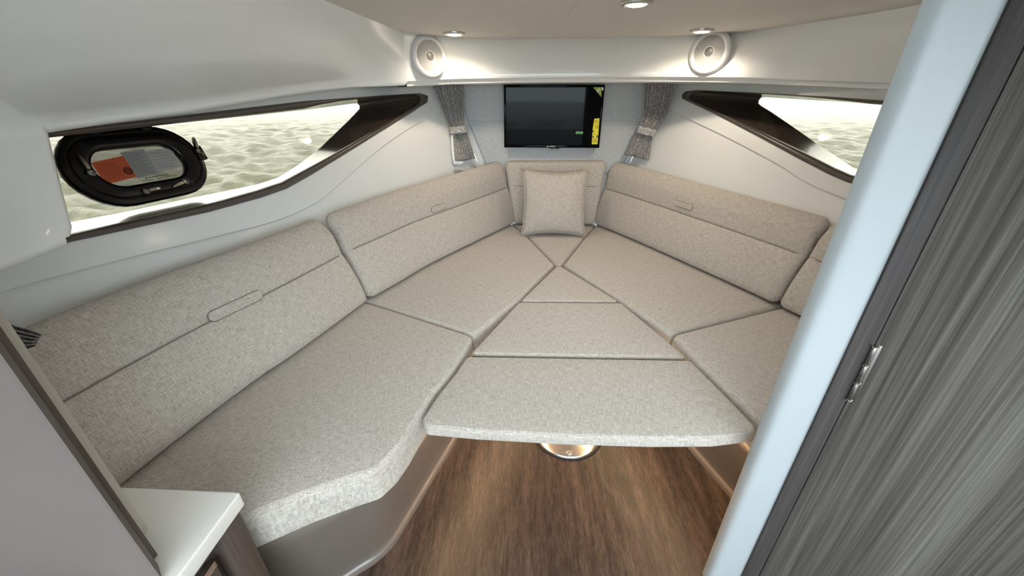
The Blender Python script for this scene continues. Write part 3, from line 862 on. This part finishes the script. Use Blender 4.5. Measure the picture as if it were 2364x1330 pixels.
mk('wall_bracket', box(x0 + .15, x1 - .15, 2.395, 2.414, z0 + .08, z1 - .08, .003), 'black', tv)
fy = TVY - .0032
def on_tv(vf, x, z, y=fy): return frame(vf, (x, y, z), (1, 0, 0), (0, 0, 1), (0, -1, 0))
def tvp(px, py): p = PY(px, py, fy); return p[0], p[2]
lg = tvp(1274, 335)
mk('logo', join(on_tv(text_mesh('SANSUI', .0105), lg[0] + .003, z0 + .008, TVY - .0066), on_tv(([(-.026, -.0035, 0), (-.020, -.0035, 0), (-.017, .0035, 0), (-.023, .0035, 0)], [(0, 1, 2, 3)]), lg[0] - .002, z0 + .008, TVY - .0066)), 'white', bz)
def flat(poly, t=.0004): return loft([[(p[0], p[1], 0) for p in poly], [(p[0], p[1], t) for p in poly]])
# corner sticker
t0, t1, t2 = tvp(1368, 200), tvp(1389, 201), tvp(1388, 224)
cs_ = mk('corner_sticker', on_tv(flat([(t0[0], t0[1]), (t2[0], t2[1]), (t1[0], t1[1])]), 0, 0), 'lime', scn)
mk('sticker_print', on_tv(flat([tvp(1377, 211), tvp(1380, 214), tvp(1385, 207), tvp(1382, 204)]), 0, 0, fy - .0005), 'white', cs_)
mk('tape_tab', on_tv(flat([tvp(1389, 202), tvp(1389, 209), tvp(1393, 208), tvp(1393, 201)]), 0, 0, TVY - .0064), 'white', bz)
# energy label
e = [tvp(1372, 274), tvp(1384, 273), tvp(1380, 333), tvp(1366, 333), tvp(1368, 300)]
el = mk('energy_label', on_tv(flat(e[::-1]), 0, 0), 'yellow', scn)
def tvbar(px0, px1, py, h=.0014):
    a, b = tvp(px0, py), tvp(px1, py); return on_tv(flat([(a[0], a[1] - h / 2), (b[0], a[1] - h / 2), (b[0], a[1] + h / 2), (a[0], a[1] + h / 2)]), 0, 0, fy - .0005)
ex, ez = tvp(1377.3, 278.5); ex2, ez2 = tvp(1377, 282.5)
mk('label_print', join(on_tv(text_mesh('ENERGY', .0066), ex, ez, fy - .0006), on_tv(text_mesh('GUIDE', .0078), ex2, ez2, fy - .0006), tvbar(1367.6, 1371.5, 303, .007),
     *[tvbar(1373, 1382, y) for y in (289, 291.5, 294, 296)], *[tvbar(1368.5, 1373, y) for y in (308, 310.5)], tvbar(1368.3, 1371, 316, .009), tvbar(1377, 1380, 315, .013), *[tvbar(1367.5, 1379, y) for y in (320.5, 323, 325, 327, 329)]), 'ink', el)
gx, gz = tvp(1337.5, 306.5)
gs = mk('rating_sticker', on_tv(slab([(-.020, -.0062), (.020, -.0062), (.020, .0062), (-.020, .0062)], 0, .0006, .0002, .0001, .003, 0), gx, gz), 'green', scn)
mk('sticker_print', on_tv(box(-.012, .012, -.002, .002, 0, .0003), gx, gz, fy - .0007), 'ink_grey', gs)
at_base(tv, ((x0 + x1) / 2, 2.41, z0))

# curtains
def inb(P_, px, s, off):
    return P_ if s * P_[0] < W(P_[1], P_[2]) + off else H(px[0], px[1], s, off)
def curtain(label, keys, s, Y0, group):
    """keys: rows of (left px, right px, depth of folds); gathered cloth hanging at the bow corners"""
    o = thing('curtain', label, 'curtain', group)
    rows = []
    NV = 7
    for a, b in zip(keys[:-1], keys[1:]):
        for k in range(NV):
            t = k / NV; t2 = t
            rows.append(tuple(np.array(a[i]) * (1 - t2) + np.array(b[i]) * t2 for i in range(3)))
    rows.append(tuple(np.array(q) for q in keys[-1]))
    NU, NF = 150, 9
    grid = []
    rnd = random.Random(7)
    ph = [rnd.uniform(-.5, .5) for _ in range(NF + 1)]
    for L_, R_, amp in rows:
        r = []
        for i in range(NU + 1):
            u = i / NU
            q = u * NF
            f_ = math.cos(2 * math.pi * (q + .12 * math.sin(q * 1.7)))
            f_ = math.copysign(abs(f_) ** .7, f_)
            px = L_ + (R_ - L_) * u
            y = Y0 - .016 - 1.7 * float(amp) * (f_ + .3 * math.sin(3.1 * q)) - .012 * math.sin(math.pi * u)
            r.append(inb(PY(px[0], px[1], y), px, s, -.024 + (y - Y0 + .016) * .6))
        grid.append(r)
    back = [[p + np.array([0, .004, 0]) for p in r] for r in grid]
    V, Fc = join(loft(grid, closed=False, cap=False), loft(back, closed=False, cap=False))
    n = NU + 1; m_ = len(grid); off = n * m_
    for i in range(m_ - 1):
        for j in (0, NU):
            a = i * n + j; Fc.append((a, a + n, a + n + off, a + off))
    for i in (0, m_ - 1):
        for j in range(NU):
            a = i * n + j; Fc.append((a, a + 1, a + 1 + off, a + off))
    mk('drape', (V, Fc), 'curtain', o, sharp=0)
    return o
CG = 'gathered curtains tied back at the bow corners'
k1 = [((1003, 193), (1070, 190), .006), ((1013, 225), (1072, 218), .006), ((1028, 265), (1072, 255), .005), ((1038, 290), (1072, 285), .0035), ((1041, 306), (1078, 303), .003), ((1046, 335), (1086, 330), .004), ((1048, 376), (1097, 366), .006)]
cu1 = curtain('grey speckled pleated curtain tied back at the porthole side bow corner', k1, -1, 2.36, CG)
k2 = [((1490, 187), (1561, 184), .006), ((1489, 215), (1556, 218), .006), ((1487, 262), (1538, 262), .005), ((1478, 289), (1516, 297), .0035), ((1470, 308), (1505, 318), .003), ((1455, 332), (1503, 342), .004), ((1440, 357), (1499, 370), .006)]
cu2 = curtain('grey speckled pleated curtain tied back at the door side bow corner', k2, 1, 2.36, CG)
def tieback(parent, pxa, pxb, h, Y0, s):
    A = inb(PY(*pxa, Y0), pxa, s, -.03); B = inb(PY(*pxb, Y0), pxb, s, -.03); c = (A + B) / 2; u = (B - A); l = np.linalg.norm(u); u /= l
    v = np.cross((0, -1, 0), u); v = -v if v[2] < 0 else v
    rings = []
    for w_ in np.linspace(-h / 2, h / 2, 5):
        k = 1 + .03 * math.cos(w_ * 90)
        rings.append([c + u * (l / 2 * 1.06 * k) * math.cos(q) + np.array([0, .030 * k, 0]) * math.sin(q) + v * w_ for q in [2 * math.pi * i / 28 for i in range(28)]])
    mk('tieback', loft(rings, cap=False), 'curtain', parent)
tieback(cu1, (1039, 301), (1077, 297), .036, 2.335, -1)
tieback(cu2, (1472, 298), (1512, 308), .036, 2.335, 1)
# headings and pale lining edges
for par, a, b in ((cu1, (1002, 191), (1070, 188)), (cu2, (1489, 185), (1562, 182))):
    A, B = PY(*a, 2.33), PY(*b, 2.33)
    mk('heading_tape', tube([A + (B - A) * k / 12 + np.array([0, 0, .004]) for k in range(13)], .006, 8), 'curtain', par)
lin = [H(*q, -1, -.026) for q in ((1043.5, 312), (1045, 345), (1047.5, 372))]
mk('lining_edge', tube(catmull(lin, 5), .007, 8), 'lining', cu1)
hem = [H(*q, -1, -.045) for q in ((1049, 375), (1058, 377), (1067, 376))]
mk('hem_roll', tube(catmull(hem, 5), .010, 10), 'lining', cu1)
at_base(cu1, tuple(PY(1072, 372, 2.34))); at_base(cu2, tuple(PY(1470, 365, 2.34)))

# speakers on the slanting header corners
def speaker(px, s, label):
    o = thing('speaker', label, 'speaker', 'round speakers in the header corners')
    th, tl = math.radians(40), math.radians(3)
    n = np.array([-s * math.sin(th) * math.cos(tl), -math.cos(th) * math.cos(tl), math.sin(tl)])
    # nearest header surface along the pixel ray
    d = ray(*px); best = None
    for t, b in zip(HT3, HB):
        for q in np.linspace(.25, .75, 11):
            P_ = t + (np.array(b) - t) * q; v = P_ - C; k = v @ d / (d @ d); e_ = np.linalg.norm(v - d * k)
            if best is None or e_ < best[0]: best = (e_, k)
    c = C + d * (best[1]) - n * 0.0
    u = np.cross((0, 0, 1.0), n); u /= np.linalg.norm(u); v = np.cross(n, u)
    c = c + n * .024
    fr = lambda vf: frame(vf, c, u, v, n)
    mk('flange', fr(lathe([(.060, -.05), (.080, -.05), (.0875, -.010), (.0885, .0), (.087, .004), (.078, .011), (.068, .013), (.0655, .012), (.064, .008), (.060, .004)], 56)), 'speaker_white', o)
    gr = mk('grille', fr(lathe([(0, .0), (.062, .0), (.064, .003), (0, .003)], 48)), 'cap_grey', o)
    for k in range(12):
        r_ = .0255 + k * .0033
        mk('grille_ring', fr(lathe([(r_ - .0009, .003), (r_ - .0009, .0085), (r_ + .0009, .0085), (r_ + .0009, .003)], 48)), 'grille_grey', gr)
    sp = []
    for k in range(60):
        a_ = 2 * math.pi * k / 60; ca, sa_ = math.cos(a_), math.sin(a_)
        vf = box(.022, .063, -.0006, .0006, .003, .0076)
        sp.append(([(p[0] * ca - p[1] * sa_, p[0] * sa_ + p[1] * ca, p[2]) for p in vf[0]], vf[1]))
    mk('grille_spokes', fr(join(*sp)), 'grille_grey', gr)
    cp = mk('centre_cap', fr(lathe([(0, .010), (.010, .0095), (.019, .007), (.0195, .003), (0, .003)], 32)), 'cap_grey', o)
    mk('cap_ring', fr(lathe([(.0192, .003), (.0192, .0095), (.0225, .0095), (.0225, .003)], 32)), 'speaker_white', cp)
    at_base(o, tuple(c))
speaker((985, 132), -1, 'round white speaker above the porthole side curtain')
speaker((1642, 122), 1, 'round white speaker above the door side curtain')

# ceiling lights
def ceiling_light(px, label):
    c = PZ(*px, ZC); o = thing('ceiling_light', label, 'light', 'recessed ceiling spotlights')
    mk('bezel', trans(lathe([(.029, .0), (.047, .0), (.0475, -.004), (.045, -.009), (.036, -.011), (.031, -.008), (.029, -.004)], 40), c), 'steel', o)
    mk('lens', trans(lathe([(0, -.0005), (.0305, -.0005), (.0305, -.008), (.024, -.011), (0, -.0125)], 32), c), 'lens', o)
    ld = bpy.data.lights.new('lamp', 'SPOT'); ld.energy = 2.7; ld.color = (1, .86, .68); ld.spot_size = math.radians(152); ld.spot_blend = .7; ld.shadow_soft_size = .02
    lo = bpy.data.objects.new('lamp', ld); COL.objects.link(lo); lo.location = (c[0], c[1], ZC - .024); lo.parent = o
    at_base(o, tuple(c))
ceiling_light((1048, 75), 'small round spotlight near the porthole side speaker')
ceiling_light((1621, 68), 'small round spotlight near the door side speaker')
ceiling_light((1470, 3), 'round spotlight out in the middle of the ceiling')

# ================================================================== PORTHOLE
c = H(303, 385, -1, DEPTH - .01); e_ = .02
KP = float(np.linalg.norm(c - C) / np.linalg.norm(H(303, 385, -1, .04) - C))
S_ = lambda y, z: np.array([-(W(y, z) + DEPTH), y, z])
u_ = S_(c[1] + e_, c[2]) - S_(c[1] - e_, c[2]); u_ /= np.linalg.norm(u_)
v_ = S_(c[1], c[2] + e_) - S_(c[1], c[2] - e_); v_ -= u_ * (u_ @ v_); v_ /= np.linalg.norm(v_)
n_ = np.cross(u_, v_)
po = thing('porthole', 'black oval opening porthole with latches and safety labels', 'porthole')
pf = lambda vf: frame(vf, c + u_ * .022 * KP, u_ * KP, v_ * KP, n_ * KP)
def stad(a, b, seg=14):
    r = b; out = []
    for k in range(seg + 1):
        q = -math.pi / 2 + math.pi * k / seg; out.append((a - r + r * math.cos(q), r * math.sin(q)))
    for k in range(seg + 1):
        q = math.pi / 2 + math.pi * k / seg; out.append((-(a - r) + r * math.cos(q), r * math.sin(q)))
    return out
def string(spec):
    """loft of stadium rings (a, b, w)"""
    return loft([[(p[0], p[1], w_) for p in stad(a, b)] for a, b, w_ in spec], cap=False, cyc=False)
mk('outer_frame', pf(string([(.150, .080, -.006), (.164, .094, -.006), (.168, .098, -.002), (.168, .098, .006), (.164, .094, .012), (.155, .086, .014), (.150, .080, .013), (.150, .080, -.006)])), 'black', po)
sash = mk('sash', pf(string([(.107, .048, -.004), (.152, .083, -.004), (.152, .083, .010), (.146, .077, .0155), (.118, .058, .0165), (.110, .050, .0135), (.107, .048, .010), (.107, .048, -.004)])), 'black', po)
mk('porthole_pane', pf(loft([[(p[0], p[1], w_) for p in stad(.110, .051)] for w_ in (.000, .002)])), 'hatch_glass', sash)
mk('latch_bracket', pf(box(.150, .176, -.012, .030, .002, .018, .003)), 'black', po)
for hx in (-.075, .045): mk('hinge_block', pf(box(hx, hx + .03, .084, .102, .004, .018, .003)), 'black', po)
def dog(uv0, uv1):
    """latch lever from hub to tip, in porthole plane coordinates"""
    a, b = np.array(uv0) - (.022, 0), np.array(uv1) - (.022, 0); d = b - a; l = np.linalg.norm(d); d /= l; q = np.array([-d[1], d[0]])
    hub = lathe([(0, .015), (.0085, .015), (.0095, .019), (.0085, .024), (.006, .025), (.0045, .022), (0, .022)], 20)
    lever = loft([[a + d * t * l + q * w_ * sg for sg in (1, -1)] for t, w_ in ((.05, .0052), (.3, .0058), (.65, .0052), (.93, .0036), (1, .0016))], closed=False, cap=False)
    rings = []
    for t, w_, h0, h1 in ((.02, .0050, .016, .022), (.3, .0060, .016, .024), (.65, .0055, .016, .0235), (.92, .0038, .017, .022), (1, .0012, .018, .020)):
        p = a + d * t * l
        rings.append([(*(p + q * w_), h0), (*(p + q * w_ * .6), h1), (*(p - q * w_ * .6), h1), (*(p - q * w_), h0)])
    hb = mk('latch', pf(([(p[0] + a[0], p[1] + a[1], p[2]) for p in hub[0]], hub[1])), 'hinge_steel', po)
    mk('latch_lever', pf(loft(rings)), 'latch_steel', hb)
dog((-.099, -.006), (-.099, .040)); dog((.180, .014), (.190, .055)); dog((-.016, -.071), (.022, -.070)); dog((.092, -.065), (.054, -.073))
def lab(poly, mat, w_, name='safety_label'):
    return mk(name, pf(([(p[0] - .022, p[1], w_ + q) for q in (0, .0004) for p in poly], loft([[(0, 0, 0)] * len(poly)] * 2)[1])), mat, sash)
def bar(u0, u1, v, w_, h=.0008): return box(u0 - .022, u1 - .022, v - h / 2, v + h / 2, w_, w_ + .0003)
l1 = lab([(.051, -.026), (.120, -.019), (.122, .035), (.053, .034)], 'greylabel2', .0022)
mk('label_print', pf(join(*[bar(.058, .058 + .055 * k_, v, .0027) for v, k_ in [(.028, .6), (.024, .9), (.017, 1), (.009, .95), (.001, 1), (-.006, .9), (-.011, .8), (-.015, .85)]])), 'ink_grey', l1)
l2 = lab([(-.006, -.032), (.051, -.027), (.052, .040), (-.005, .038)], 'greylabel', .0028)
mk('label_print', pf(join(*[bar(.000, .046 - .006 * (k % 3), .032 - .0035 * k, .0033) for k in range(17)])), 'ink_grey', l2)
l3 = lab([(-.079, -.034), (-.005, -.028), (-.003, .029), (-.077, .021)], 'redlabel', .0034)
mk('label_print', pf(join(*[bar(-.070, -.026 - .004 * (k % 2), .015 - .0048 * k, .0039, .0012) for k in range(9)])), 'redink', l3)
rg = [(p[0] - .015 - .022, p[1] - .010, p[2] + .0041) for p in lathe([(.0092, -.0002), (.0092, .0002), (.0108, .0002), (.0108, -.0002)], 28)[0]]
mk('prohibition_sign', pf(join((rg, lathe([(.0092, -.0002), (.0092, .0002), (.0108, .0002), (.0108, -.0002)], 28)[1]), ([(p[0] * .8 - p[1] * .6 - .037, p[0] * .6 + p[1] * .8 - .010, p[2]) for p in box(-.009, .009, -.0008, .0008, .0039, .0043)[0]], box(-.009, .009, -.0008, .0008, .0039, .0043)[1]),
     ([(p[0] - .037, p[1] - .010, p[2]) for p in box(-.003, .003, -.006, .006, .0038, .0041)[0]], box(0, 1, 0, 1, 0, 1)[1]))), 'redink', l3)
tm = text_mesh('KEEP SHUT WHEN UNDERWAY', .0066)
mk('warning_text', pf(join(([(p[0] + .024, p[1] - .0405, p[2] + .0024) for p in tm[0]], tm[1]), *[bar(.012 + k * .0085, .012 + k * .0085 + .0065, -.0345, .0024, .0022) for k in range(7)])), 'ink', sash)
at_base(po, tuple(c))

# ================================================================== GALLEY CORNER (port aft)
CT = .60
ct = mk('countertop', slab([(-1.08, .42), (-1.08, .304), (-.715, .304), (-.715, -.35), (-.63, -.35), (-.63, .42)], CT - .03, CT, .003, .002, .006, 0), 'counter')
tag(ct, 'white solid countertop on the small galley cabinet', 'countertop')
gc = thing('galley_cabinet', 'dark wood galley cabinet under the white countertop', 'cabinet')
mk('body', box(-.714, -.668, -.33, .405, 0, CT - .0305), 'walnut', gc)
mk('corner_post', box(-.668, -.640, .366, .412, 0, CT - .0305, .001), 'walnut', gc)
mk('top_rail', box(-.667, -.652, -.33, .365, CT - .062, CT - .031, .001), 'walnut', gc)
dd = mk('cabinet_door', box(-.667, -.648, -.20, .348, .10, CT - .080, .0015), 'walnut', gc)
mk('edge_band', join(*[box(-.6485, -.6465, -.20, .348, CT - .085 + .0045 * k, CT - .0825 + .0045 * k, .0006) for k in range(3)]), 'copper', dd)
mk('latch_plate', frame(lathe([(0, 0), (.022, 0), (.022, .003), (.012, .0045), (.011, .001), (0, .001)], 28), (-.648, .30, .455), (0, -1, 0), (0, 0, 1), (1, 0, 0)), 'chrome', dd)
at_base(gc, (-.9, 0, 0))
# upright end panel on the counter
ep = thing('galley_divider', 'tall grey divider panel with dark wooden edge beside the countertop', 'divider')
def vline(px, py, X): return PX(px, py, X)
mk('grey_panel', extr([(-1.07, .280), (-.650, .280), (-.647, .2825), (-.6725, .3025), (-1.07, .3025)], CT, ZC - .02), 'satin_grey', ep)
mk('wood_edge', box(-1.07, -.6835, .303, .3155, CT, ZC - .02, .001), 'walnut', ep)
mk('padded_back', box(-1.07, -.7265, .3160, .352, CT, ZC - .02, .008, 4), 'vinyl', ep)
mk('lower_panel', box(-.99, -.7165, .280, .3025, 0, CT), 'satin_grey', ep)
at_base(ep, (-.9, .3, 0))

# end of the aft side curtain peeping out behind the divider
def bunch():
    rows = []
    A0, A1 = np.array((-70., 722.)), np.array((-78., 800.)); B0, B1 = np.array((70., 762.)), np.array((64., 806.)); C0, C1 = np.array((97., 772.)), np.array((80., 800.))
    grid = []
    for a, b, am in [(A0, A1, .012), (A0 * .5 + B0 * .5, A1 * .5 + B1 * .5, .012), (B0, B1, .010), (C0, C1, .006)]:
        r = []
        for i in range(61):
            k = i / 60; px = a + (b - a) * k
            P_ = H(px[0], px[1], -1, -.165 - am * math.cos(2 * math.pi * 5 * k)); r.append(P_)
        grid.append(r)
    g2 = []
    for j in range(3):
        for k in range(4): g2.append([np.array(p) * (1 - k / 4) + np.array(q) * k / 4 for p, q in zip(grid[j], grid[j + 1])])
    g2.append(grid[-1])
    bk = [[p + np.array([-.008, 0, 0]) for p in r] for r in g2]
    n = 61; rings = [a + b[::-1] for a, b in zip(g2, bk)]
    return loft(rings)
cb = thing('curtain', 'gathered end of a dark speckled curtain behind the galley divider', 'curtain')
mk('drape', bunch(), 'curtain', cb, sharp=0)
at_base(cb, tuple(H(70, 790, -1, -.165)))

# ================================================================== SEA
def sea():
    NA, NRr = 1300, 250
    rr = np.geomspace(2.6, 160, NRr); aa = np.linspace(0, 2 * math.pi, NA, endpoint=False)
    Rg, Ag = np.meshgrid(rr, aa, indexing='ij'); X_, Y_ = Rg * np.cos(Ag), Rg * np.sin(Ag); Z_ = np.full_like(X_, -.12)
    rng = np.random.RandomState(3)
    cell = Rg * .0165
    for k in range(60):
        lam = math.exp(rng.uniform(math.log(.16), math.log(1.5))); th = math.radians(70) + rng.normal(0, .7)
        amp = .0102 * lam ** .92; kx, ky = 2 * math.pi / lam * math.cos(th), 2 * math.pi / lam * math.sin(th); ph = rng.uniform(0, 6.28)
        fade = np.clip((lam / cell - 1.6) / 2, 0, 1)
        s_ = np.sin(kx * X_ + ky * Y_ + ph)
        Z_ += fade * amp * (s_ + .35 * np.cos(2 * (kx * X_ + ky * Y_ + ph)))
    v = np.stack([X_, Y_, Z_], -1).reshape(-1, 3)
    i, j = np.meshgrid(np.arange(NRr - 1), np.arange(NA), indexing='ij'); jn = (j + 1) % NA
    f = np.stack([i * NA + j, (i + 1) * NA + j, (i + 1) * NA + jn, i * NA + jn], -1).reshape(-1, 4)
    me = bpy.data.meshes.new('sea'); me.vertices.add(len(v)); me.vertices.foreach_set('co', v.astype(np.float32).ravel())
    me.loops.add(len(f) * 4); me.loops.foreach_set('vertex_index', f.astype(np.int32).ravel())
    me.polygons.add(len(f)); me.polygons.foreach_set('loop_start', np.arange(0, len(f) * 4, 4, dtype=np.int32))
    me.update(calc_edges=True); me.validate()
    me.polygons.foreach_set('use_smooth', np.ones(len(f), bool))
    me.materials.append(M['sea'])
    o = bpy.data.objects.new('sea_water', me); COL.objects.link(o); return o
tag(sea(), 'choppy pale green sea outside the cabin windows', 'sea', kind='stuff')
